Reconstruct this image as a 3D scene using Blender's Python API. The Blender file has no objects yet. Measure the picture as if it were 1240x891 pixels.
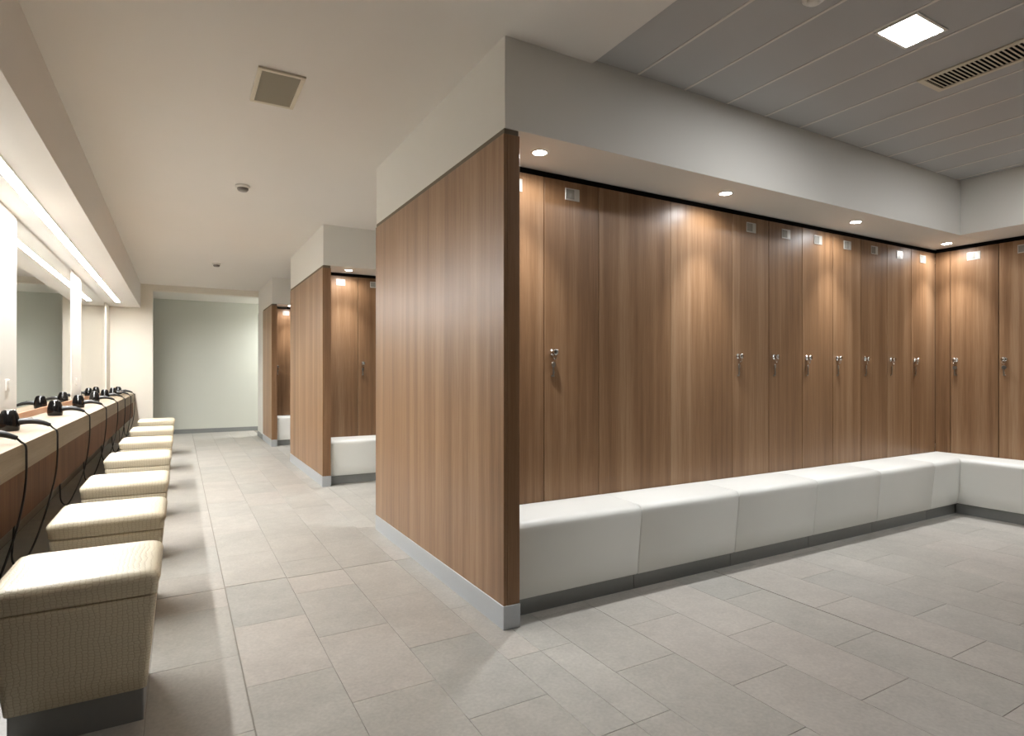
import bpy, bmesh, math, random
from mathutils import Vector, Matrix
random.seed(7)
S = bpy.context.scene
COL = S.collection
PI = math.pi

# ------------------------------------------------------------------ camera
FPX, YAW, V0 = 709.956, 0.516, 452.28
cam_d = bpy.data.cameras.new('camera')
cam = bpy.data.objects.new('camera', cam_d); COL.objects.link(cam)
cam.location = (0, 0, 1.2)
cam.rotation_euler = (PI/2, 0, -YAW)
cam_d.sensor_fit = 'HORIZONTAL'; cam_d.sensor_width = 36.0
cam_d.lens = FPX/1240*36
cam_d.shift_y = (V0-445.5)/1240
cam_d.clip_start = 0.02
S.camera = cam

# ------------------------------------------------------------------ world, exposure
w = bpy.data.worlds.new('world'); S.world = w; w.use_nodes = True
w.node_tree.nodes['Background'].inputs[0].default_value = (0.9, 0.95, 1, 1)
w.node_tree.nodes['Background'].inputs[1].default_value = 0.02
S.view_settings.view_transform = 'Standard'
S.view_settings.look = 'None'
S.view_settings.gamma = 1.0
S.view_settings.use_curve_mapping = False
S.view_settings.exposure = 0.3
STRIP = 145.0        # emission of the mirror strip light
SPOT_W = 66.0       # watts of one recessed spot
PANEL_E = 105.0      # emission of the square ceiling luminaire
PASSAGE_W = 210.0

# ------------------------------------------------------------------ measures (metres)
XP, TH = 1.318, 0.086                 # partition face and thickness
B1, B1E = 2.401, 4.455
B2, B2E = 6.385, 8.47
B3, B3E = 10.33, 11.50
YEND, YBACK = 12.2, 13.45
ZTOP, ZB, ZC, ZS = 2.324, 2.351, 2.781, 2.80
DL = 0.394                            # depth from block front to locker doors
PITCH = 0.389
XL0 = XP+TH+0.001                     # first locker joint
XR = 6.10                             # locker wall on the right
XB = 5.65                             # right bulkhead face
XM = -1.06                            # mirror wall
XSF, ZSF = -0.594, 2.36               # soffit over the counter
XCF, ZCT = -0.675, 0.851              # counter front edge, top
YB = -4.5
YS0 = 2.9                             # near end of the strip light

# ------------------------------------------------------------------ material helpers
def srgb(r, g, b):
    f = lambda c: (c/255)/12.92 if c/255 <= 0.04045 else ((c/255+0.055)/1.055)**2.4
    return (f(r), f(g), f(b), 1)
def newmat(name):
    m = bpy.data.materials.new(name); m.use_nodes = True
    return m, m.node_tree, m.node_tree.nodes['Principled BSDF']
def N(t, kind, **kw):
    n = t.nodes.new(kind)
    for k, v in kw.items(): setattr(n, k, v)
    return n
def plain(name, col, rough=0.5, metal=0.0, spec=0.5, noise=0.0, nscale=8, bump=0.0, bscale=200):
    m, t, b = newmat(name)
    b.inputs['Base Color'].default_value = col
    b.inputs['Roughness'].default_value = rough
    b.inputs['Metallic'].default_value = metal
    b.inputs['Specular IOR Level'].default_value = spec
    tc = N(t, 'ShaderNodeTexCoord')
    nz = N(t, 'ShaderNodeTexNoise'); nz.inputs['Scale'].default_value = nscale
    nz.inputs['Detail'].default_value = 4
    t.links.new(tc.outputs['Object'], nz.inputs['Vector'])
    hs = N(t, 'ShaderNodeHueSaturation'); hs.inputs['Color'].default_value = col
    mr = N(t, 'ShaderNodeMapRange')
    mr.inputs['To Min'].default_value = 1-noise; mr.inputs['To Max'].default_value = 1+noise
    t.links.new(nz.outputs['Fac'], mr.inputs['Value'])
    t.links.new(mr.outputs['Result'], hs.inputs['Value'])
    t.links.new(hs.outputs['Color'], b.inputs['Base Color'])
    if bump:
        n2 = N(t, 'ShaderNodeTexNoise'); n2.inputs['Scale'].default_value = bscale
        t.links.new(tc.outputs['Object'], n2.inputs['Vector'])
        bp = N(t, 'ShaderNodeBump'); bp.inputs['Strength'].default_value = bump
        bp.inputs['Distance'].default_value = 0.002
        t.links.new(n2.outputs['Fac'], bp.inputs['Height'])
        t.links.new(bp.outputs['Normal'], b.inputs['Normal'])
    return m
def emis(name, col, strength):
    m, t, b = newmat(name)
    b.inputs['Base Color'].default_value = (0.8, 0.8, 0.8, 1)
    b.inputs['Emission Color'].default_value = col
    b.inputs['Emission Strength'].default_value = strength
    return m
def wood(name, dark, mid, light, rough=0.38, axis='z', spec=0.4, contrast=1.0):
    m, t, b = newmat(name)
    tc = N(t, 'ShaderNodeTexCoord'); oi = N(t, 'ShaderNodeObjectInfo')
    mul = N(t, 'ShaderNodeMath', operation='MULTIPLY'); mul.inputs[1].default_value = 37.0
    t.links.new(oi.outputs['Random'], mul.inputs[0])
    add = N(t, 'ShaderNodeVectorMath', operation='ADD')
    t.links.new(tc.outputs['Object'], add.inputs[0]); t.links.new(mul.outputs[0], add.inputs[1])
    def layer(scale, stretch, detail):
        mp = N(t, 'ShaderNodeMapping')
        sc = {'z': (1, 1, stretch), 'y': (1, stretch, 1)}[axis]
        mp.inputs['Scale'].default_value = [scale*q for q in sc]
        t.links.new(add.outputs[0], mp.inputs['Vector'])
        nz = N(t, 'ShaderNodeTexNoise'); nz.inputs['Scale'].default_value = 1.0
        nz.inputs['Detail'].default_value = detail; nz.inputs['Roughness'].default_value = 0.6
        t.links.new(mp.outputs['Vector'], nz.inputs['Vector'])
        return nz
    a = layer(7.0, 0.03, 2); c = layer(26.0, 0.022, 3); d = layer(150.0, 0.03, 2)
    def madd(x, k, y):
        q = N(t, 'ShaderNodeMath', operation='MULTIPLY_ADD'); q.inputs[1].default_value = k
        t.links.new(x, q.inputs[0])
        if y is None: q.inputs[2].default_value = 0
        else: t.links.new(y, q.inputs[2])
        return q.outputs[0]
    v = madd(a.outputs['Fac'], 0.50, None); v = madd(c.outputs['Fac'], 0.30, v); v = madd(d.outputs['Fac'], 0.20, v)
    cr = N(t, 'ShaderNodeValToRGB')
    e = cr.color_ramp.elements
    h = 0.145/contrast
    e[0].position = 0.5-h; e[0].color = dark
    e[1].position = 0.5+h; e[1].color = light
    q = e.new(0.5); q.color = mid
    t.links.new(v, cr.inputs['Fac']); t.links.new(cr.outputs['Color'], b.inputs['Base Color'])
    b.inputs['Roughness'].default_value = rough
    b.inputs['Specular IOR Level'].default_value = spec
    bp = N(t, 'ShaderNodeBump'); bp.inputs['Strength'].default_value = 0.12
    bp.inputs['Distance'].default_value = 0.0006
    t.links.new(d.outputs['Fac'], bp.inputs['Height']); t.links.new(bp.outputs['Normal'], b.inputs['Normal'])
    return m
def stone(name):
    m, t, b = newmat(name)
    tc = N(t, 'ShaderNodeTexCoord'); oi = N(t, 'ShaderNodeObjectInfo')
    n1 = N(t, 'ShaderNodeTexNoise'); n1.inputs['Scale'].default_value = 3.0; n1.inputs['Detail'].default_value = 6
    n1.inputs['Roughness'].default_value = 0.65
    n2 = N(t, 'ShaderNodeTexNoise'); n2.inputs['Scale'].default_value = 70.0; n2.inputs['Detail'].default_value = 5
    for n in (n1, n2): t.links.new(tc.outputs['Object'], n.inputs['Vector'])
    cr = N(t, 'ShaderNodeValToRGB'); e = cr.color_ramp.elements
    e[0].position = 0.0; e[0].color = srgb(174, 172, 165)
    e[1].position = 1.0; e[1].color = srgb(187, 181, 173)
    q = e.new(0.35); q.color = srgb(185, 180, 172)
    q = e.new(0.7); q.color = srgb(176, 173, 165)
    t.links.new(oi.outputs['Random'], cr.inputs['Fac'])
    mr = N(t, 'ShaderNodeMapRange'); mr.inputs['From Min'].default_value = 0.25; mr.inputs['From Max'].default_value = 0.75
    mr.inputs['To Min'].default_value = 0.85; mr.inputs['To Max'].default_value = 1.09
    t.links.new(n1.outputs['Fac'], mr.inputs['Value'])
    mr2 = N(t, 'ShaderNodeMapRange'); mr2.inputs['From Min'].default_value = 0.3; mr2.inputs['From Max'].default_value = 0.7
    mr2.inputs['To Min'].default_value = 0.92; mr2.inputs['To Max'].default_value = 1.07
    t.links.new(n2.outputs['Fac'], mr2.inputs['Value'])
    n3 = N(t, 'ShaderNodeTexNoise'); n3.inputs['Scale'].default_value = 16.0; n3.inputs['Detail'].default_value = 8
    n3.inputs['Roughness'].default_value = 0.75; n3.inputs['Distortion'].default_value = 0.6
    ad = N(t, 'ShaderNodeVectorMath', operation='ADD')
    sc = N(t, 'ShaderNodeMath', operation='MULTIPLY'); sc.inputs[1].default_value = 23.0
    t.links.new(oi.outputs['Random'], sc.inputs[0]); t.links.new(sc.outputs[0], ad.inputs[1])
    t.links.new(tc.outputs['Object'], ad.inputs[0]); t.links.new(ad.outputs[0], n3.inputs['Vector'])
    t.links.new(ad.outputs[0], n1.inputs['Vector'])
    mr3 = N(t, 'ShaderNodeMapRange'); mr3.inputs['From Min'].default_value = 0.3; mr3.inputs['From Max'].default_value = 0.7
    mr3.inputs['To Min'].default_value = 0.90; mr3.inputs['To Max'].default_value = 1.06
    t.links.new(n3.outputs['Fac'], mr3.inputs['Value'])
    m0 = N(t, 'ShaderNodeMath', operation='MULTIPLY')
    t.links.new(mr.outputs[0], m0.inputs[0]); t.links.new(mr3.outputs[0], m0.inputs[1])
    mm = N(t, 'ShaderNodeMath', operation='MULTIPLY')
    t.links.new(m0.outputs[0], mm.inputs[0]); t.links.new(mr2.outputs[0], mm.inputs[1])
    hs = N(t, 'ShaderNodeHueSaturation')
    t.links.new(cr.outputs['Color'], hs.inputs['Color']); t.links.new(mm.outputs[0], hs.inputs['Value'])
    t.links.new(hs.outputs['Color'], b.inputs['Base Color'])
    b.inputs['Roughness'].default_value = 0.42
    bp = N(t, 'ShaderNodeBump'); bp.inputs['Strength'].default_value = 0.15; bp.inputs['Distance'].default_value = 0.001
    t.links.new(n2.outputs['Fac'], bp.inputs['Height']); t.links.new(bp.outputs['Normal'], b.inputs['Normal'])
    return m
def croc(name, col, groove):
    # embossed reptile leather: rows of small rounded rectangles
    m, t, b = newmat(name)
    tc = N(t, 'ShaderNodeTexCoord')
    nz = N(t, 'ShaderNodeTexNoise'); nz.inputs['Scale'].default_value = 9
    t.links.new(tc.outputs['UV'], nz.inputs['Vector'])
    mixv = N(t, 'ShaderNodeVectorMath', operation='MULTIPLY_ADD')
    mixv.inputs[1].default_value = (0.03, 0.03, 0.03)
    t.links.new(nz.outputs['Color'], mixv.inputs[0]); t.links.new(tc.outputs['UV'], mixv.inputs[2])
    mp = N(t, 'ShaderNodeMapping'); mp.inputs['Scale'].default_value = (62, 96, 1)
    t.links.new(mixv.outputs[0], mp.inputs['Vector'])
    vo = N(t, 'ShaderNodeTexVoronoi', feature='DISTANCE_TO_EDGE', voronoi_dimensions='2D'); vo.inputs['Scale'].default_value = 1.0
    vo.inputs['Randomness'].default_value = 0.38
    t.links.new(mp.outputs['Vector'], vo.inputs['Vector'])
    cr = N(t, 'ShaderNodeValToRGB'); e = cr.color_ramp.elements
    e[0].position = 0.0; e[0].color = groove; e[1].position = 0.10; e[1].color = col
    t.links.new(vo.outputs['Distance'], cr.inputs['Fac'])
    t.links.new(cr.outputs['Color'], b.inputs['Base Color'])
    mr = N(t, 'ShaderNodeMapRange'); mr.inputs['From Max'].default_value = 0.22
    t.links.new(vo.outputs['Distance'], mr.inputs['Value'])
    bp = N(t, 'ShaderNodeBump'); bp.inputs['Strength'].default_value = 0.25; bp.inputs['Distance'].default_value = 0.0015
    t.links.new(mr.outputs[0], bp.inputs['Height']); t.links.new(bp.outputs['Normal'], b.inputs['Normal'])
    b.inputs['Roughness'].default_value = 0.42
    return m

M = {}
M['paint'] = plain('white_paint', srgb(230, 225, 219), 0.75, spec=0.2, noise=0.015, nscale=2)
M['paint_bay'] = plain('bay_white_paint', srgb(229, 226, 219), 0.75, spec=0.2, noise=0.015, nscale=2)
M['cream'] = plain('cream_paint', srgb(231, 224, 211), 0.75, spec=0.2, noise=0.015, nscale=2)
M['green'] = plain('grey_green_paint', srgb(199, 201, 191), 0.7, spec=0.2, noise=0.02, nscale=1.5)
M['shaded_wall'] = plain('shaded_wall_paint', srgb(120, 110, 98), 0.7, spec=0.2, noise=0.03)  # dark base colour stands in for the shade under the counter
M['black'] = plain('black_gap', srgb(16, 15, 15), 0.8, spec=0.1)
M['gapgrey'] = plain('shadow_gap_paint', srgb(112, 102, 88), 0.7, spec=0.2)
M['wood'] = wood('walnut_laminate', srgb(113, 83, 57), srgb(138, 105, 75), srgb(161, 130, 100))
M['wood_edge'] = wood('walnut_edge', srgb(112, 82, 56), srgb(132, 99, 70), srgb(148, 115, 86))
M['wood_dark'] = wood('counter_apron_wood', srgb(78, 50, 32), srgb(96, 64, 42), srgb(112, 78, 52), rough=0.65, spec=0.1)
M['oak'] = wood('washed_oak_worktop', srgb(118, 102, 83), srgb(132, 117, 98), srgb(146, 132, 113), rough=0.55, axis='y', contrast=0.9, spec=0.15)
M['splash'] = wood('splashback_wood', srgb(150, 104, 70), srgb(172, 124, 88), srgb(190, 142, 106), axis='y')
M['carcass'] = plain('dark_carcass', srgb(58, 44, 32), 0.6)
M['alu'] = plain('brushed_aluminium', srgb(180, 184, 188), 0.38, metal=0.3, noise=0.04, nscale=60)
M['plinth'] = plain('dark_steel_plinth', srgb(140, 142, 141), 0.32, metal=0.15, noise=0.05, nscale=50)
M['chrome'] = plain('chrome', srgb(215, 215, 212), 0.16, metal=1.0)
M['key_metal'] = plain('key_metal', srgb(150, 146, 138), 0.3, metal=0.9)
M['plate'] = plain('satin_plate', srgb(186, 184, 177), 0.28, metal=0.3)
M['plate_in'] = plain('plate_insert', srgb(160, 158, 151), 0.22, metal=0.3)
M['leather'] = plain('white_leatherette', srgb(240, 241, 236), 0.42, spec=0.4, noise=0.012, bump=0.08, bscale=500)
M['croc'] = croc('cream_croc_leatherette', srgb(220, 209, 184), srgb(186, 169, 136))
M['stone'] = stone('stone_tile')
M['grout'] = plain('grout', srgb(154, 149, 140), 0.85, spec=0.2)
M['slat'] = plain('grey_metal_ceiling_panel', srgb(180, 179, 178), 0.5, metal=0.0, noise=0.03, nscale=3)
M['joint'] = plain('ceiling_joint_strip', srgb(222, 216, 208), 0.5)
M['vent'] = plain('vent_cream', srgb(214, 204, 184), 0.5)
M['vent_blade'] = plain('vent_blade_grey', srgb(150, 142, 124), 0.5)
M['plastic'] = plain('white_plastic', srgb(226, 222, 214), 0.4)
M['grey_plastic'] = plain('grey_plastic', srgb(120, 112, 104), 0.4)
M['gloss_black'] = plain('glossy_black_plastic', srgb(14, 14, 15), 0.10, spec=0.6)
M['rubber'] = plain('black_rubber', srgb(18, 17, 16), 0.45)
M['gloss_white'] = plain('white_glass_panel', srgb(238, 234, 228), 0.12, spec=0.5)
M['skirt'] = plain('grey_skirting', srgb(128, 130, 128), 0.5, noise=0.03)
mm, tt, bb = newmat('mirror_glass')
bb.inputs['Base Color'].default_value = (0.86, 0.88, 0.86, 1); bb.inputs['Metallic'].default_value = 1
bb.inputs['Roughness'].default_value = 0.015
M['mirror'] = mm
M['strip'] = emis('strip_diffuser', (1.0, 0.995, 0.985, 1), STRIP)
M['spot_e'] = emis('spot_lens', (1.0, 0.97, 0.95, 1), 70.0)
M['panel_e'] = emis('luminaire_diffuser', (0.97, 0.985, 1.0, 1), PANEL_E)

# ------------------------------------------------------------------ mesh helpers
def link(o, parent=None):
    COL.objects.link(o)
    if parent is not None: o.parent = parent
    return o
def mesh_obj(name, bm, mat, parent=None, smooth=False):
    bmesh.ops.recalc_face_normals(bm, faces=bm.faces)
    me = bpy.data.meshes.new(name); bm.to_mesh(me); bm.free()
    me.materials.append(M[mat] if isinstance(mat, str) else mat)
    if smooth:
        for p in me.polygons: p.use_smooth = True
    return link(bpy.data.objects.new(name, me), parent)
def add_box(bm, x0, x1, y0, y1, z0, z1, bevel=0.0, seg=1):
    r = bmesh.ops.create_cube(bm, size=1.0)
    vs = r['verts']
    for v in vs:
        v.co = Vector(((x0+x1)/2+v.co.x*(x1-x0), (y0+y1)/2+v.co.y*(y1-y0), (z0+z1)/2+v.co.z*(z1-z0)))
    if bevel:
        es = list({e for v in vs for e in v.link_edges})
        bmesh.ops.bevel(bm, geom=es, offset=bevel, segments=seg, affect='EDGES', profile=0.5)
def box(name, x0, x1, y0, y1, z0, z1, mat, parent=None, bevel=0.0, seg=1):
    bm = bmesh.new(); add_box(bm, x0, x1, y0, y1, z0, z1, bevel, seg)
    return mesh_obj(name, bm, mat, parent)
def boxes(name, lst, mat, parent=None, bevel=0.0):
    bm = bmesh.new()
    for b in lst: add_box(bm, *b, bevel)
    return mesh_obj(name, bm, mat, parent)
def lathe(bm, prof, n=20, M4=None, cap=True):
    rings = []
    for r, z in prof:
        rings.append([bm.verts.new((r*math.cos(2*PI*k/n), r*math.sin(2*PI*k/n), z)) for k in range(n)])
    for a, b in zip(rings, rings[1:]):
        for k in range(n): bm.faces.new((a[k], a[(k+1) % n], b[(k+1) % n], b[k]))
    if cap:
        bm.faces.new(rings[0][::-1]); bm.faces.new(rings[-1])
    if M4 is not None:
        bmesh.ops.transform(bm, matrix=M4, verts=[v for r in rings for v in r])
def catmull(pts, per=6):
    P = [Vector(p) for p in pts]; P = [2*P[0]-P[1]]+P+[2*P[-1]-P[-2]]
    out = []
    for i in range(1, len(P)-2):
        a, b, c, d = P[i-1], P[i], P[i+1], P[i+2]
        for k in range(per):
            t = k/per
            out.append(0.5*((2*b)+(c-a)*t+(2*a-5*b+4*c-d)*t*t+(3*b-a-3*c+d)*t**3))
    out.append(P[-2]); return out
def tube(bm, pts, rad, n=6):
    # rad: number or list matched to pts
    rings = []; up = Vector((0.13, 0.97, 0.2)).normalized()
    for i, p in enumerate(pts):
        a = pts[max(i-1, 0)]; b = pts[min(i+1, len(pts)-1)]
        d = (b-a).normalized()
        s = d.cross(up); s = s.normalized() if s.length > 1e-4 else d.orthogonal().normalized()
        u = s.cross(d)
        r = rad[i] if isinstance(rad, (list, tuple)) else rad
        rings.append([bm.verts.new(p+r*(math.cos(2*PI*k/n)*s+math.sin(2*PI*k/n)*u)) for k in range(n)])
    for a, b in zip(rings, rings[1:]):
        for k in range(n): bm.faces.new((a[k], a[(k+1) % n], b[(k+1) % n], b[k]))
    bm.faces.new(rings[0][::-1]); bm.faces.new(rings[-1])
def tag(o, label=None, cat=None, group=None, kind=None):
    if label: o['label'] = label
    if cat: o['category'] = cat
    if group: o['group'] = group
    if kind: o['kind'] = kind
    return o
def struct(o): o['kind'] = 'structure'; return o
def empty(name, loc, rz=0.0):
    o = bpy.data.objects.new(name, None); COL.objects.link(o)
    o.empty_display_size = 0.1; o.location = loc; o.rotation_euler = (0, 0, rz); return o
def copy_tree(o, parent=None):
    c = o.copy(); COL.objects.link(c)
    if parent is not None: c.parent = parent
    for ch in list(o.children): copy_tree(ch, c)
    return c

# ================================================================== STRUCTURE
# floor slab with grout colour; tiles lie on it
floor = struct(box('floor', -2.2, 7.2, YB-0.2, YBACK+0.2, -0.12, -0.004, 'grout'))
TX0, TP, TL = 0.222, 0.326, 0.605
EXPX = (0.222, 0.222+8*TP)
EXPY = 3.645
cells = []
def tile_region(x0, x1, y0, y1, own):
    k0 = math.floor((x0-TX0)/TP)-1; k1 = math.ceil((x1-TX0)/TP)+1
    for k in range(k0, k1):
        a, b = TX0+k*TP, TX0+(k+1)*TP
        off = 2.45 if k % 2 == 0 else 2.45-TL/2
        j0 = math.floor((y0-off)/TL)-1; j1 = math.ceil((y1-off)/TL)+1
        for j in range(j0, j1):
            c, d = off+j*TL, off+(j+1)*TL
            for (p, q) in ([(c, EXPY), (EXPY, d)] if c+0.04 < EXPY < d-0.04 else [(c, d)]):
                xa, xb, ya, yb = max(a, x0), min(b, x1), max(p, y0), min(q, y1)
                if xb-xa < 0.015 or yb-ya < 0.015: continue
                g = 0.0009
                gx0 = 0.0028 if any(abs(xa-e) < 1e-6 for e in EXPX) else g
                gx1 = 0.0028 if any(abs(xb-e) < 1e-6 for e in EXPX) else g
                gy0 = 0.0028 if abs(ya-EXPY) < 0.02 else g
                gy1 = 0.0028 if abs(yb-EXPY) < 0.02 else g
                cells.append((xa+gx0, xb-gx1, ya+gy0, yb-gy1, own))
tile_region(XM, XP+TH/2, 0.3, YBACK, True)
tile_region(XP+TH/2, XR, -0.1, 2.62, True)
tile_region(XM, XP+TH/2, YB, 0.3, False)
tile_region(XP+TH/2, XR, YB, -0.1, False)
tile_region(XP+TH/2, XR, B1E-0.4, B2+0.15, False)
tile_region(XP+TH/2, XR, B2E-0.4, B3+0.15, False)
own = [c for c in cells if c[4]]
def cdist(c): return ((c[0]+c[1])/2)**2+((c[2]+c[3])/2)**2
own.sort(key=cdist)
rest = [c for c in cells if not c[4]]+own[300:]
def tile_bm(bm, c, dz=0.0):
    add_box(bm, c[0], c[1], c[2], c[3], -0.0042, dz, 0.0007)
for c in own[:300]:
    bm = bmesh.new(); cx, cy = (c[0]+c[1])/2, (c[2]+c[3])/2
    tile_bm(bm, (c[0]-cx, c[1]-cx, c[2]-cy, c[3]-cy), random.uniform(-0.0004, 0.0))
    t = mesh_obj('tile', bm, 'stone', floor); t.location = (cx, cy, 0)
bm = bmesh.new()
for c in rest: add_box(bm, c[0], c[1], c[2], c[3], -0.0042, 0.0)
tag(mesh_obj('distant_tiles', bm, 'stone', floor), kind='stuff')

# ceilings
ceil = struct(box('ceiling', XM-0.1, 1.832, YB-0.1, YEND+0.1, ZC, ZC+0.12, 'paint'))
struct(box('ceiling_bay', 1.832, 7.0, B1E-0.2, YEND+0.1, ZC, ZC+0.12, 'paint'))
slab = struct(box('ceiling_slatted', 1.832, XB+0.2, YB-0.1, B1+0.1, ZS+0.012, ZC+0.12, 'black'))
edges = [1.834]+[2.135+0.3445*k for k in range(11)]+[XB]
for a, b in zip(edges, edges[1:]):
    box('ceiling_panel', a+0.0075, b-0.0075, YB, B1-0.002, ZS, ZS+0.013, 'slat', slab, 0.0015)
for a in edges[1:-1]:
    box('joint_strip', a-0.0075, a+0.0075, YB, B1-0.002, ZS-0.002, ZS+0.012, 'joint', slab)
struct(box('ceiling_passage', -2.2, 3.2, YEND+0.12, YBACK+0.1, 2.67, 2.80, 'paint_bay'))

# walls
struct(box('wall_left', XM-0.15, XM, YB-0.1, YEND+0.2, 0.0, ZC, 'shaded_wall'))
struct(box('wall_back', XM-0.15, 7.0, YB-0.15, YB, 0.0, ZC+0.1, 'wood'))
struct(box('wall_right', XR+0.62, XR+0.75, YB, B1+0.4, 0.0, ZC+0.1, 'paint'))
we = struct(box('wall_end', XM, -0.411, YEND, YEND+0.12, 0.0, ZC, 'cream'))
box('lintel', -0.411, XP+0.6, YEND, YEND+0.12, 2.675, ZC, 'cream', we)
struct(box('wall_passage', -2.2, 3.2, YBACK, YBACK+0.1, 0.0, 2.69, 'green'))
struct(boxes('baseboard_passage', [(-2.2, 3.2, YBACK-0.012, YBACK, 0.0, 0.085)], 'skirt'))
struct(box('wall_passage_left', -2.3, -2.2, YEND, YBACK+0.1, 0.0, 2.69, 'green'))
struct(box('wall_passage_right', 3.2, 3.3, YEND, YBACK+0.1, 0.0, 2.69, 'green'))
wr = struct(box('wall_corridor_right', XP+0.008, XP+0.30, B3E, YEND+0.12, 0.0, ZB, 'paint_bay'))
struct(boxes('baseboard_corridor', [(XP-0.004, XP+0.008, B3E, YEND+0.12, 0.0, 0.09)], 'skirt'))
struct(box('wall_passage_near', XP+0.30, 3.2, YEND, YEND+0.12, 0.0, 2.69, 'paint_bay'))

# soffit over the counter
struct(box('ceiling_soffit', XM, XSF, YB, YEND, ZSF, ZC+0.002, 'paint'))

# bulkheads over the locker blocks: upper box, set forward to the partition line
def bulkhead(y0, y1, x1):
    b = struct(box('wall_bulkhead', XP+0.006, x1, y0, y1, ZB, ZC+0.03, 'paint_bay', None, 0.002))
    return b
bulkhead(B1, B1E, 6.9); bulkhead(B2, B2E, 6.9); bulkhead(B3, YEND, 6.9)
struct(box('wall_bulkhead_right', XB, 6.9, YB, B1, ZB, ZC+0.03, 'paint_bay', None, 0.002))
# cores the lockers stand in
def core(y0, y1, x0, x1):
    struct(boxes('wall_locker_core', [(x0, x1, y0+DL+0.62, y1-DL, 0.0, ZB), (x0, x1, y0+DL+0.004, y0+DL+0.62, 0.0, 0.468)], 'paint_bay'))
    struct(box('trim_shadow_gap', x0, x1, y0+DL+0.02, y0+DL+0.10, 2.3145, ZB, 'black'))
core(B1, B1E, XL0, 6.9); core(B2, B2E, XL0, 6.9); core(B3, YEND+DL-0.01, XP+0.31, 6.9)
struct(box('wall_locker_base', XR+0.004, XR+0.62, YB, B1+DL, 0.0, 0.468, 'paint_bay'))
struct(box('trim_shadow_gap_right', XR+0.02, XR+0.10, YB, B1+DL, 2.3145, ZB, 'black'))

# ================================================================== PARTITIONS
def partition(y0, y1, label):
    t = empty('partition_panel', (XP, y0, 0)); L = y1-y0; h = 0.112
    box('side_panel', 0, 0.018, 0.001, L, h, ZTOP, 'wood', t, 0.001)
    box('end_panel', 0.0185, TH, 0, 0.02, h, ZTOP, 'wood_edge', t, 0.001)
    box('inner_panel', TH-0.018, TH, 0.021, L, h, ZTOP, 'wood_edge', t, 0.001)
    box('filler', 0.0185, TH-0.0185, 0.021, L, h, ZTOP-0.002, 'wood_edge', t)
    box('top_trim', 0.006, TH-0.004, 0.006, L-0.004, ZTOP, ZB-0.0005, 'gapgrey', t)
    box('skirting', -0.003, TH+0.002, -0.003, L, 0.0, h, 'alu', t, 0.0015)
    return tag(t, label, 'partition')
partition(B1, B1E, 'widest wood-grain partition at the corridor, beside the big locker bay')
partition(B2, B2E, 'wood-grain partition in the middle of the corridor, beside the second locker bay')
partition(B3, B3E, 'short wood-grain partition next to the grey-green passage wall')

# ================================================================== LOCKERS
Z0L, Z1L = 0.47, 2.314
def door_bits(door, lx, lw):
    # label plate near the top, cam lock with its key at hand height
    cx = lw/2
    p = box('number_plate', cx-0.05, cx+0.05, -0.0035, 0.0, 2.205, 2.275, 'plate', door, 0.0012)
    return p
def make_locker(wd, plate=True, handed=0.058):
    t = empty('locker', (0, 0, 0))
    box('body', 0.0015, wd-0.0015, 0.030, 0.60, Z0L, Z1L, 'carcass', t)
    d = box('door', 0.0027, wd-0.0027, 0.0, 0.0195, Z0L+0.006, Z1L-0.001, 'wood', t, 0.0012)
    door_bits(d, 0, wd)
    cx = wd/2
    box('plate_insert', cx-0.044, cx+0.012, -0.0045, -0.003, 2.213, 2.267, 'plate_in', d)
    bm = bmesh.new()
    R = Matrix.Translation((handed, 0, 1.322)) @ Matrix.Rotation(PI/2, 4, 'X')
    lathe(bm, [(0.019, 0.0), (0.019, 0.004), (0.012, 0.006), (0.011, 0.020), (0.017, 0.023), (0.017, 0.036), (0.014, 0.038)], 16, R)
    mesh_obj('lock_knob', bm, 'chrome', d, True)
    bm = bmesh.new()
    ring = [Vector((handed+0.011*math.sin(a), -0.024, 1.298+0.016*math.cos(a))) for a in [2*PI*k/14 for k in range(15)]]
    tube(bm, ring, 0.002, 5)
    mesh_obj('key_ring', bm, 'chrome', d, True)
    bm = bmesh.new()
    R = Matrix.Translation((handed-0.002, -0.012, 1.252)) @ Matrix.Rotation(0.35, 4, 'Z') @ Matrix.Rotation(PI/2, 4, 'X')
    lathe(bm, [(0.016, -0.0022), (0.0175, 0), (0.016, 0.0022)], 14, R)
    add_box(bm, handed-0.008, handed+0.002, -0.0140, -0.0100, 1.190, 1.243, 0.0006)
    add_box(bm, handed-0.001, handed+0.006, -0.0135, -0.0105, 1.200, 1.212, 0.0006)
    add_box(bm, handed-0.012, handed+0.010, -0.006, -0.002, 1.182, 1.192, 0.001)
    mesh_obj('key', bm, 'key_metal', d)
    return t
proto = make_locker(PITCH)
used = [False]
def locker(x, y, rz, label, group, src=None):
    if src is None and not used[0]:
        o = proto; used[0] = True
    else: o = copy_tree(src or proto)
    o.location = (x, y, 0); o.rotation_euler = (0, 0, rz)
    return tag(o, label, 'locker', group)
ordn = ['first', 'second', 'third', 'fourth', 'fifth', 'sixth', 'seventh', 'eighth', 'ninth']
yl = B1+DL
G1 = 'lockers of the big bay'
locker(XL0, yl, 0, 'narrow-looking wood-grain locker half hidden behind the big partition end', G1)
locker(XL0+PITCH, yl, 0, 'wood-grain locker between the partition end locker and the plain wide panels', G1)
for i in range(7):
    n = 7-i     # counted from the corner
    lab = 'wood-grain locker in the inner corner of the big bay' if n == 1 else \
        'wood-grain locker, %s from the inner corner on the long bay wall' % ordn[n-1]
    if n == 7: lab = 'wood-grain locker right beside the plain wide panels, seventh from the inner corner'
    locker(XL0+PITCH*(5+i), yl, 0, lab, G1)
struct_f = box('trim_filler', XL0+12*PITCH, XR, yl+0.002, yl+0.02, Z0L, Z1L, 'wood'); struct(struct_f)
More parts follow.
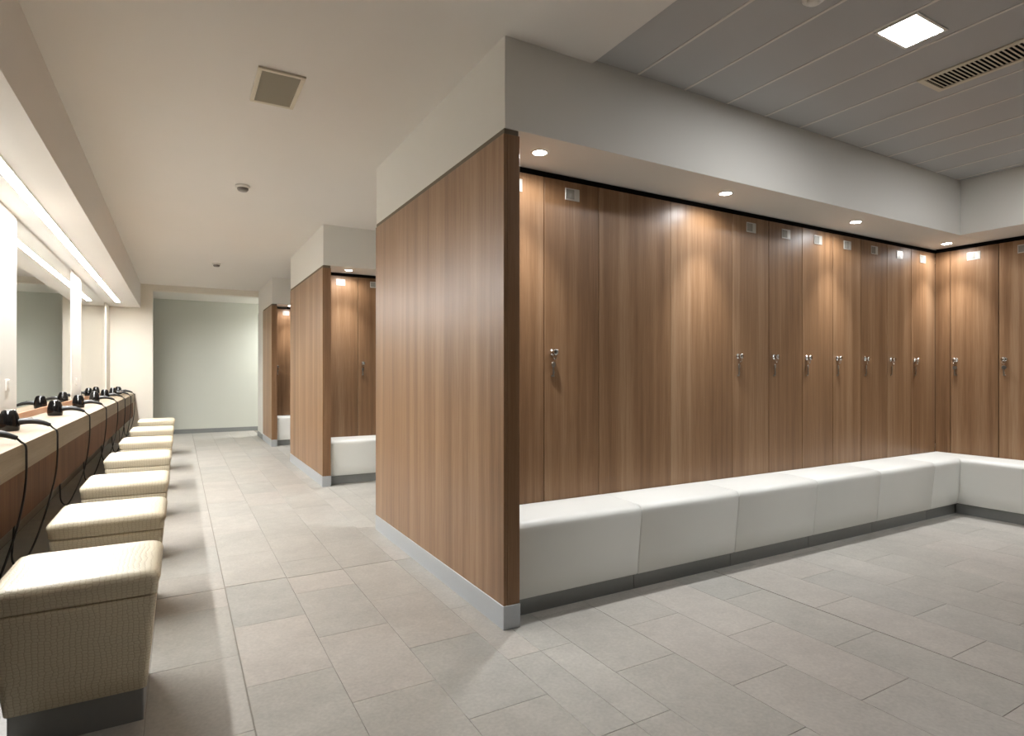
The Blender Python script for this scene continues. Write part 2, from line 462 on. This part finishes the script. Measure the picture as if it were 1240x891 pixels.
# two plain wide panels without lock or plate
for i in range(2):
    a = XL0+2*PITCH+i*1.5*PITCH
    t = empty('blank_locker', (a, yl, 0)); wd = 1.5*PITCH
    box('body', 0.0015, wd-0.0015, 0.030, 0.60, Z0L, Z1L, 'carcass', t)
    box('front_panel', 0.0012, wd-0.0012, 0.0, 0.0195, Z0L+0.006, Z1L-0.001, 'wood', t, 0.0006)
    tag(t, ['plain wide wood-grain panel without lock, nearer the big partition', 'plain wide wood-grain panel without lock, nearer the row of seven lockers'][i],
        'locker', 'plain panels of the big bay')
# right wall
PR = 0.362
proto_r = make_locker(PR, True, 0.042)
yr0 = 2.672
for i in range(4):
    o = proto_r if i == 0 else copy_tree(proto_r)
    o.location = (XR, yr0-i*PR, 0); o.rotation_euler = (0, 0, -PI/2)
    tag(o, 'wood-grain locker on the short side wall, %s from the inner corner' % ordn[i], 'locker', 'lockers of the side wall')
fl = struct(box('trim_corner_filler', XR, XR+0.0195, yr0+0.002, yl-0.001, Z0L, Z1L, 'wood'))
# bays two and three
for b, (y0, nm) in enumerate(((B2, 'second'), (B3, 'third'))):
    for i in range(4 if b == 0 else 3):
        locker(XL0+PITCH*i, y0+DL, 0, 'wood-grain locker in the %s bay, %s from its partition' % (nm, ordn[i]), 'lockers of the %s bay' % nm)

# ================================================================== BENCHES
# profile: (distance from the locker wall, height)
def bench_profile():
    pts = [(0.004, 0.092), (0.314, 0.092), (0.322, 0.100)]
    pts += [(0.330, 0.20), (0.343, 0.32), (0.3525, 0.425)]
    for k in range(1, 8):
        a = k/8*PI/2
        pts.append((0.316+0.0375*math.cos(a), 0.441+0.0375*math.sin(a)))
    pts += [(0.30, 0.4805), (0.22, 0.4835), (0.10, 0.4845), (0.02, 0.481), (0.004, 0.474)]
    return pts
BP = bench_profile()
def bench_unit(name, x0, x1, miter0=False, miter1=False, parent=None):
    # local: wall at y=0, front towards -y, along x; mitred ends run at 45 degrees
    bm = bmesh.new(); g = 0.0012; rnd = 0.010
    stations = []
    def st(base, m, inset, sign):
        ring = []
        for o, z in BP:
            # pull the ring in slightly at the unit's end so neighbours meet in a soft crease
            oo = o-(inset if o > 0.05 else 0); zz = z-(inset if z > 0.3 else 0)
            x = base+(sign*o if m else 0)
            ring.append(bm.verts.new((x, -oo, zz)))
        return ring
    if miter0: L = [st(x0, True, 0, 1), st(x0+0.012, True, 0, 1)]
    else: L = [st(x0+g, False, rnd, 1), st(x0+g+0.002, False, rnd*0.4, 1), st(x0+g+0.008, False, 0, 1)]
    if miter1: R = [st(x1-0.012, True, 0, -1), st(x1, True, 0, -1)]
    else: R = [st(x1-g-0.008, False, 0, -1), st(x1-g-0.002, False, rnd*0.4, -1), st(x1-g, False, rnd, -1)]
    rings = L+R; n = len(BP)
    for a, b in zip(rings, rings[1:]):
        for k in range(n): bm.faces.new((a[k], a[(k+1) % n], b[(k+1) % n], b[k]))
    bm.faces.new(rings[0]); bm.faces.new(rings[-1][::-1])
    u = mesh_obj('upholstery', bm, 'leather', parent, True)
    bm = bmesh.new()
    vs = []
    for x, m, sg in ((x0+0.0022, miter0, 1), (x1-0.0022, miter1, -1)):
        for o, z in ((0.01, 0.0), (0.284, 0.0), (0.284, 0.0915), (0.01, 0.0915)):
            vs.append(bm.verts.new((x+(sg*o if m else 0), -o, z)))
    for k in range(4): bm.faces.new((vs[k], vs[(k+1) % 4], vs[4+(k+1) % 4], vs[4+k]))
    bm.faces.new(vs[:4]); bm.faces.new(vs[4:][::-1])
    mesh_obj('plinth', bm, 'plinth', parent)
def bench(x, y, wd, label, rz=0, m0=False, m1=False, group='benches of the big bay'):
    t = empty('bench', (x, y, 0), rz)
    bench_unit('bench', 0, wd, m0, m1, t)
    return tag(t, label, 'bench', group)
yb = yl-0.001
BX = [XL0+0.003, 2.204, 2.989, 3.776, 4.549, 5.334]
bl = ['white upholstered bench unit against the end of the big partition',
      'white upholstered bench unit, second from the big partition, below the plain panels',
      'white upholstered bench unit, third from the big partition',
      'white upholstered bench unit, fourth from the big partition',
      'white upholstered bench unit, fifth from the big partition']
for i in range(5): bench(BX[i], yb, BX[i+1]-BX[i], bl[i])
bench(BX[5], yb, XR-BX[5]-0.001, 'short mitred white bench unit in the inner corner of the big bay', 0, False, True)
bench(XR-0.001, yb, 1.15, 'mitred white bench unit along the short side wall of lockers', -PI/2, True, False)
bench(XR-0.001, yb-1.151, 0.785, 'white bench unit along the side wall, next after the mitred one', -PI/2)
for nm, y0, nn in (('second', B2, 2), ('third', B3, 1)):
    for i in range(nn):
        bench(XL0+0.003+i*0.785, y0+DL-0.001, 0.784, 'white upholstered bench unit in the %s bay, %s' % (nm, ['against its partition', 'one further in from its partition'][i]), group='benches of the %s bay' % nm)

# ================================================================== DOWNLIGHTS
def downlight(x, y, z, label, watts=SPOT_W, cone=72, wide=10.0, group='recessed round spotlights'):
    t = empty('downlight', (x, y, z))
    bm = bmesh.new()
    lathe(bm, [(0.036, -0.0005), (0.036, -0.005), (0.048, -0.004), (0.050, -0.0005)], 28, None, False)
    mesh_obj('trim_ring', bm, 'plastic', t, True)
    bm = bmesh.new(); lathe(bm, [(0.036, -0.0008), (0.0355, -0.003), (0.02, -0.004), (0.001, -0.0045)], 28)
    mesh_obj('lens', bm, 'spot_e', t, True)
    ld = bpy.data.lights.new('spot_lamp', 'SPOT'); ld.energy = watts; ld.spot_size = math.radians(cone); ld.spot_blend = 1.0
    ld.shadow_soft_size = 0.03; ld.color = (0.985, 0.99, 1.0)
    l = bpy.data.objects.new('spot_lamp', ld); link(l, t); l.location = (0, 0, -0.012)
    if wide:
        l2 = bpy.data.lights.new('halo_lamp', 'SPOT'); l2.energy = wide; l2.spot_size = math.radians(168); l2.spot_blend = 0.5
        l2.shadow_soft_size = 0.03; l2.color = (0.985, 0.99, 1.0)
        q = bpy.data.objects.new('halo_lamp', l2); link(q, t); q.location = (0, 0, -0.012)
    return tag(t, label, 'light', group)
dy = 0.18
for i, x in enumerate((1.63, 3.03, 4.46, 5.90)):
    downlight(x, B1+dy+(0.03 if i == 3 else 0), ZB, ['round spotlight in the soffit right beside the big partition',
        'round spotlight in the soffit, second from the big partition', 'round spotlight in the soffit, third from the big partition',
        'round spotlight in the soffit at the inner corner of the bay'][i])
downlight(5.88, 1.17, ZB, 'round spotlight in the soffit above the side wall lockers')
downlight(1.636, B2+dy, ZB, 'round spotlight in the soffit of the second bay')
downlight(1.636, B3+dy, ZB, 'round spotlight in the soffit of the third bay')
downlight(3.03, B2+dy, ZB, 'unseen round spotlight added deeper inside the second bay')  # hidden from view, added to light the second bay
downlight(1.636, B1E-dy, ZB, 'unseen round spotlight added on the back side of the big partition')  # added out of sight to brighten the second bay's floor

# ================================================================== SQUARE LUMINAIRE, GRILLE, SENSOR in the slatted ceiling
def square_light(x, y, label):
    t = empty('ceiling_light', (x, y, ZS))
    a, b = 0.135, 0.095
    boxes('frame', [(-a, a, -b, -b+0.014, -0.006, 0), (-a, a, b-0.014, b, -0.006, 0), (-a, -a+0.014, -b+0.014, b-0.014, -0.006, 0), (a-0.014, a, -b+0.014, b-0.014, -0.006, 0)], 'plastic', t, 0.001)
    box('diffuser', -a+0.014, a-0.014, -b+0.014, b-0.014, -0.004, -0.0005, 'panel_e', t)
    return tag(t, label, 'light', 'square ceiling luminaires')
square_light(2.97, 1.462, 'small bright square luminaire in the grey slatted ceiling beside the sensor')
square_light(4.86, 1.30, 'unseen square luminaire added nearer the side wall lockers')  # out-of-view luminaire added to fill the big bay with light
# linear air grille
t = empty('air_grille', (3.62, 1.695, ZS)); gw, gl = 0.238, 1.15
boxes('frame', [(-gw/2, gw/2, -0.03, 0, -0.008, 0), (-gw/2, gw/2, -gl, -gl+0.03, -0.008, 0), (-gw/2, -gw/2+0.028, -gl+0.03, -0.03, -0.008, 0), (gw/2-0.028, gw/2, -gl+0.03, -0.03, -0.008, 0)], 'vent', t, 0.001)
box('backing', -gw/2+0.028, gw/2-0.028, -gl+0.03, -0.03, -0.0012, -0.0002, 'black', t)
bm0 = None
k = 0; yy = -0.044
while yy > -gl+0.035:
    bm = bmesh.new(); add_box(bm, -gw/2+0.028, gw/2-0.028, -0.0055, 0.0055, -0.0008, 0.0008)
    bmesh.ops.transform(bm, matrix=Matrix.Rotation(0.35, 4, 'X'), verts=bm.verts)
    if bm0 is None:
        first = mesh_obj('blade', bm, 'vent', t); bm0 = first
        o = first
    else:
        bm.free(); o = first.copy(); COL.objects.link(o)
    o.location = (0, yy, -0.0045); yy -= 0.0205
tag(t, 'long cream louvred air grille in the grey slatted ceiling', 'vent')
t = empty('ceiling_sensor', (2.34, 1.528, ZS))
bm = bmesh.new(); lathe(bm, [(0.05, -0.0002), (0.05, -0.012), (0.042, -0.02)], 24); mesh_obj('base', bm, 'plastic', t, True)
bm = bmesh.new(); lathe(bm, [(0.03, -0.0202), (0.028, -0.030), (0.014, -0.036)], 20); mesh_obj('dome', bm, 'plastic', t, True)
tag(t, 'round white sensor on the grey slatted ceiling', 'sensor')

# ceiling vent and detectors in the corridor
t = empty('ceiling_vent', (0.47, 3.47, ZC)); a, b = 0.118, 0.212; f = 0.022
boxes('frame', [(-a, a, -b, -b+f, -0.012, 0), (-a, a, b-f, b, -0.012, 0), (-a, -a+f, -b+f, b-f, -0.012, 0), (a-f, a, -b+f, b-f, -0.012, 0)], 'vent', t, 0.0015)
box('backing', -a+f, a-f, -b+f, b-f, -0.0015, -0.0002, 'vent_blade', t)
first = None
for k in range(16):
    y = -b+f+0.012+k*(2*b-2*f-0.024)/15
    if first is None:
        bm = bmesh.new(); add_box(bm, -a+f, a-f, -0.010, 0.010, -0.0008, 0.0008)
        bmesh.ops.transform(bm, matrix=Matrix.Rotation(-0.30, 4, 'X'), verts=bm.verts)
        o = first = mesh_obj('blade', bm, 'vent_blade', t)
    else:
        o = first.copy(); COL.objects.link(o)
    o.location = (0, y, -0.0065)
tag(t, 'square louvred vent in the white corridor ceiling', 'vent')
for y, lab in ((5.41, 'round smoke detector on the corridor ceiling nearer the square vent'), (9.42, 'round smoke detector on the corridor ceiling nearer the passage')):
    t = empty('smoke_detector', (0.464, y, ZC))
    bm = bmesh.new(); lathe(bm, [(0.056, -0.0002), (0.056, -0.018), (0.05, -0.022)], 24); mesh_obj('base', bm, 'plastic', t, True)
    bm = bmesh.new(); lathe(bm, [(0.044, -0.0221), (0.044, -0.034), (0.034, -0.046), (0.01, -0.048)], 24); mesh_obj('sensing_head', bm, 'grey_plastic', t, True)
    tag(t, lab, 'smoke detector', 'corridor smoke detectors')

# passage lamp
downlight(2.25, 12.72, 2.67, 'round spotlight in the passage ceiling', PASSAGE_W, 165, 0)

# ================================================================== COUNTER SIDE
t = empty('counter', (XM, YB, 0)); L = YEND-YB-0.002; D = XCF-XM
box('worktop', 0.001, D, 0.002, L, 0.716, ZCT, 'oak', t, 0.0015)
box('apron', D-0.052, D-0.03, 0.002, L, 0.45, 0.7155, 'wood_dark', t)
box('splashback', 0.001, 0.016, 0.002, L, ZCT+0.0005, 0.902, 'splash', t, 0.001)
for k in range(7):
    y = 1.1+k*1.95
    box('bracket', 0.001, D-0.054, y, y+0.03, 0.50, 0.7155, 'wood_dark', t)
tag(t, 'long washed-oak vanity counter running below the mirrors', 'counter')
mir = [(2.30, 4.83, 'mirror hidden past the first white panel above the counter'),
       (5.593, 8.122, 'wide wall mirror between the two white wall panels'),
       (8.872, 11.62, 'wide wall mirror between the far white panel and the end wall')]
for a, b, lab in mir:
    o = box('mirror', XM+0.001, XM+0.006, a+0.001, b-0.001, 0.903, ZSF-0.003, 'mirror')
    tag(o, lab, 'mirror', 'mirrors above the counter')
for k, (a, b) in enumerate(((YB, 2.30), (4.83, 5.593), (8.122, 8.872), (11.62, YEND))):
    struct(box('trim_%d' % (k+1), XM, XM+(0.010 if k < 3 else 0.02), a, b, 0.903, ZSF, 'gloss_white' if k < 3 else 'cream'))
# strip light
t = empty('strip_light', (-0.865, YS0, ZSF)); L2 = 11.38-YS0
boxes('housing', [(-0.042, -0.030, 0.0, L2, -0.006, -0.0003), (0.030, 0.042, 0.0, L2, -0.006, -0.0003), (-0.030, 0.030, L2-0.012, L2, -0.006, -0.0003)], 'plastic', t)
box('diffuser', -0.030, 0.030, 0.0, L2-0.012, -0.004, -0.0005, 'strip', t)
tag(t, 'continuous bright strip light in the soffit above the mirrors', 'light')
# white sockets on the panels
for y, z, lab in ((8.45, 1.11, 'small white wall socket on the white panel between the mirrors'), (5.30, 1.12, 'small white wall socket on the panel before the near mirror')):
    t = empty('wall_socket', (XM+0.0105, y, z))
    box('plate', 0, 0.008, -0.04, 0.04, -0.04, 0.04, 'plastic', t, 0.002)
    box('insert', 0.008, 0.010, -0.024, 0.024, -0.024, 0.024, 'plastic', t, 0.001)
    tag(t, lab, 'socket')

# ================================================================== HAIR DRYERS
def make_dryer(cord_pts):
    t = empty('hair_dryer', (0, 0, 0))
    bm = bmesh.new()
    prof = [(0.040, 0.0), (0.046, 0.0), (0.0505, 0.005), (0.0535, 0.024), (0.0535, 0.045), (0.0505, 0.072), (0.0445, 0.098), (0.037, 0.118), (0.031, 0.1255), (0.026, 0.127)]
    lathe(bm, prof, 28)
    body = mesh_obj('barrel', bm, 'gloss_black', t, True)
    bm = bmesh.new(); lathe(bm, [(0.0255, 0.1272), (0.0255, 0.130), (0.018, 0.131)], 24)
    mesh_obj('intake_grille', bm, 'grey_plastic', body, True)
    bm = bmesh.new()
    hp = catmull([(0.035, 0, 0.052), (0.08, 0, 0.058), (0.125, 0, 0.055), (0.165, 0, 0.044), (0.20, 0, 0.028)], 5)
    n = len(hp); rr = [0.021-0.010*(i/(n-1))**1.5 for i in range(n)]
    tube(bm, hp, rr, 12)
    h = mesh_obj('handle', bm, 'rubber', t, True)
    bm = bmesh.new(); add_box(bm, 0.085, 0.115, -0.006, 0.006, 0.070, 0.080, 0.002)
    mesh_obj('switch', bm, 'grey_plastic', h)
    bm = bmesh.new(); cp = catmull([(0.198, 0, 0.029)]+cord_pts, 7)
    tube(bm, cp, 0.0052, 7)
    mesh_obj('cord', bm, 'rubber', t, True)
    return t
DX = -0.90
e0 = XCF-DX           # counter edge in dryer space
ord_y = [(3.74, 0.00), (4.60, 0.02), (6.12, -0.03), (7.42, 0.04), (8.72, 0.0), (9.85, 0.05), (11.0, -0.04), (11.9, 0.03)]
labs = ['black hair dryer with only its handle and cord showing at the near counter end',
        'black hair dryer on the counter by the near white wall panel',
        'black hair dryer on the counter, second along from the near white wall panel',
        'black hair dryer on the counter, third along from the near white wall panel',
        'black hair dryer on the counter below the far white wall panel',
        'black hair dryer on the counter just past the far white wall panel',
        'black hair dryer on the counter, second from the end wall',
        'black hair dryer on the counter closest to the end wall']
for i, (y, rot) in enumerate(ord_y):
    r = random.Random(i+3)
    s = r.uniform(0.7, 1.15); q = r.uniform(-0.05, 0.05); lo = r.uniform(-0.06, 0.03)
    cp = [(e0-0.012, 0, 0.0105), (e0+0.009, -0.004, -0.012), (e0+0.012, -0.006, -0.07), (e0+0.012, -0.012, -0.16),
          (e0+0.011, -0.09*s, -0.28), (e0+0.004, -0.30*s+q, -0.43), (e0-0.02, -0.55*s+q, -0.56+lo), (e0-0.05, -0.72*s+q, -0.635+lo),
          (e0-0.08, -0.78*s+q, -0.60+lo), (e0-0.10, -0.66*s, -0.50), (e0-0.14, -0.34*s, -0.40), (e0-0.18, -0.16*s, -0.28), (e0-0.22, -0.12*s, -0.17)]
    d = make_dryer(cp); d.location = (DX, y, ZCT+0.0005)
    tag(d, labs[i], 'hair dryer', 'hair dryers on the counter')

# ================================================================== STOOLS
def rrect(hx, hy, r, n=5):
    pts = []
    for cx, cy, a0 in ((hx-r, hy-r, 0), (-hx+r, hy-r, PI/2), (-hx+r, -hy+r, PI), (hx-r, -hy+r, 1.5*PI)):
        for k in range(n+1):
            a = a0+k/n*PI/2; pts.append((cx+r*math.cos(a), cy+r*math.sin(a)))
    return pts
def loft(name, rings, mat, parent, smooth=True, dome=None):
    bm = bmesh.new(); R = []
    for hx, hy, r, z in rings: R.append([bm.verts.new((x, y, z)) for x, y in rrect(hx, hy, r)])
    n = len(R[0])
    for a, b in zip(R, R[1:]):
        for k in range(n): bm.faces.new((a[k], a[(k+1) % n], b[(k+1) % n], b[k]))
    bm.faces.new(R[0][::-1])
    c = bm.verts.new((0, 0, rings[-1][3]+0.002))
    for k in range(n): bm.faces.new((R[-1][k], R[-1][(k+1) % n], c))
    uvl = bm.loops.layers.uv.new('uv'); bm.normal_update()
    for f in bm.faces:
        n_ = f.normal
        for lp in f.loops:
            x, y, z = lp.vert.co
            lp[uvl].uv = (x, y) if abs(n_.z) > 0.72 else ((y+3, z) if abs(n_.x) > abs(n_.y) else (x+7, z))
    return mesh_obj(name, bm, mat, parent, smooth)
def make_stool():
    t = empty('stool', (0, 0, 0))
    H, B = 0.234, 0.194
    w_ = lambda z: B+(H-B)*(z-0.11)/0.42
    body = [(B-0.006, B-0.006, 0.014, 0.1105), (B, B, 0.018, 0.114)]
    body += [(w_(z), w_(z), 0.020, z) for z in (0.18, 0.26, 0.34, 0.40, 0.432)]
    body += [(w_(0.44)-0.003, w_(0.44)-0.003, 0.02, 0.438), (w_(0.44)-0.010, w_(0.44)-0.010, 0.02, 0.440)]
    loft('upholstered_body', body, 'croc', t)
    c = w_(0.445)
    cu = [(c-0.012, c-0.012, 0.02, 0.4402), (c-0.003, c-0.003, 0.022, 0.443), (c+0.001, c+0.001, 0.024, 0.450), (c+0.003, c+0.003, 0.026, 0.475), (H+0.001, H+0.001, 0.030, 0.495)]
    for k in range(1, 7):
        a = k/6*PI/2; cu.append((H-0.034+0.034*math.cos(a), H-0.034+0.034*math.cos(a), 0.030+0.006*math.sin(a), 0.495+0.030*math.sin(a)))
    cu += [(H-0.09, H-0.09, 0.04, 0.5285), (H-0.16, H-0.16, 0.03, 0.530)]
    loft('seat_cushion', cu, 'croc', t)
    loft('plinth', [(B-0.010, B-0.010, 0.006, 0.0), (B-0.010, B-0.010, 0.006, 0.1103)], 'plinth', t, False)
    return t
sp = make_stool()
sy = [2.585, 3.56, 4.57, 5.85, 7.20, 8.62, 10.2]
sl = ['cream crocodile-textured stool at the near end of the row',
      'cream crocodile-textured stool, second in the row from the near end',
      'cream crocodile-textured stool, third in the row from the near end',
      'cream crocodile-textured stool, fourth and middle one of the row of seven',
      'cream crocodile-textured stool, third in the row from the end wall',
      'cream crocodile-textured stool, second in the row from the end wall',
      'cream crocodile-textured stool at the end of the row by the end wall']
for i, y in enumerate(sy):
    o = sp if i == 0 else copy_tree(sp)
    o.location = (-0.292, y, 0)
    tag(o, sl[i], 'stool', 'cream stools along the counter')
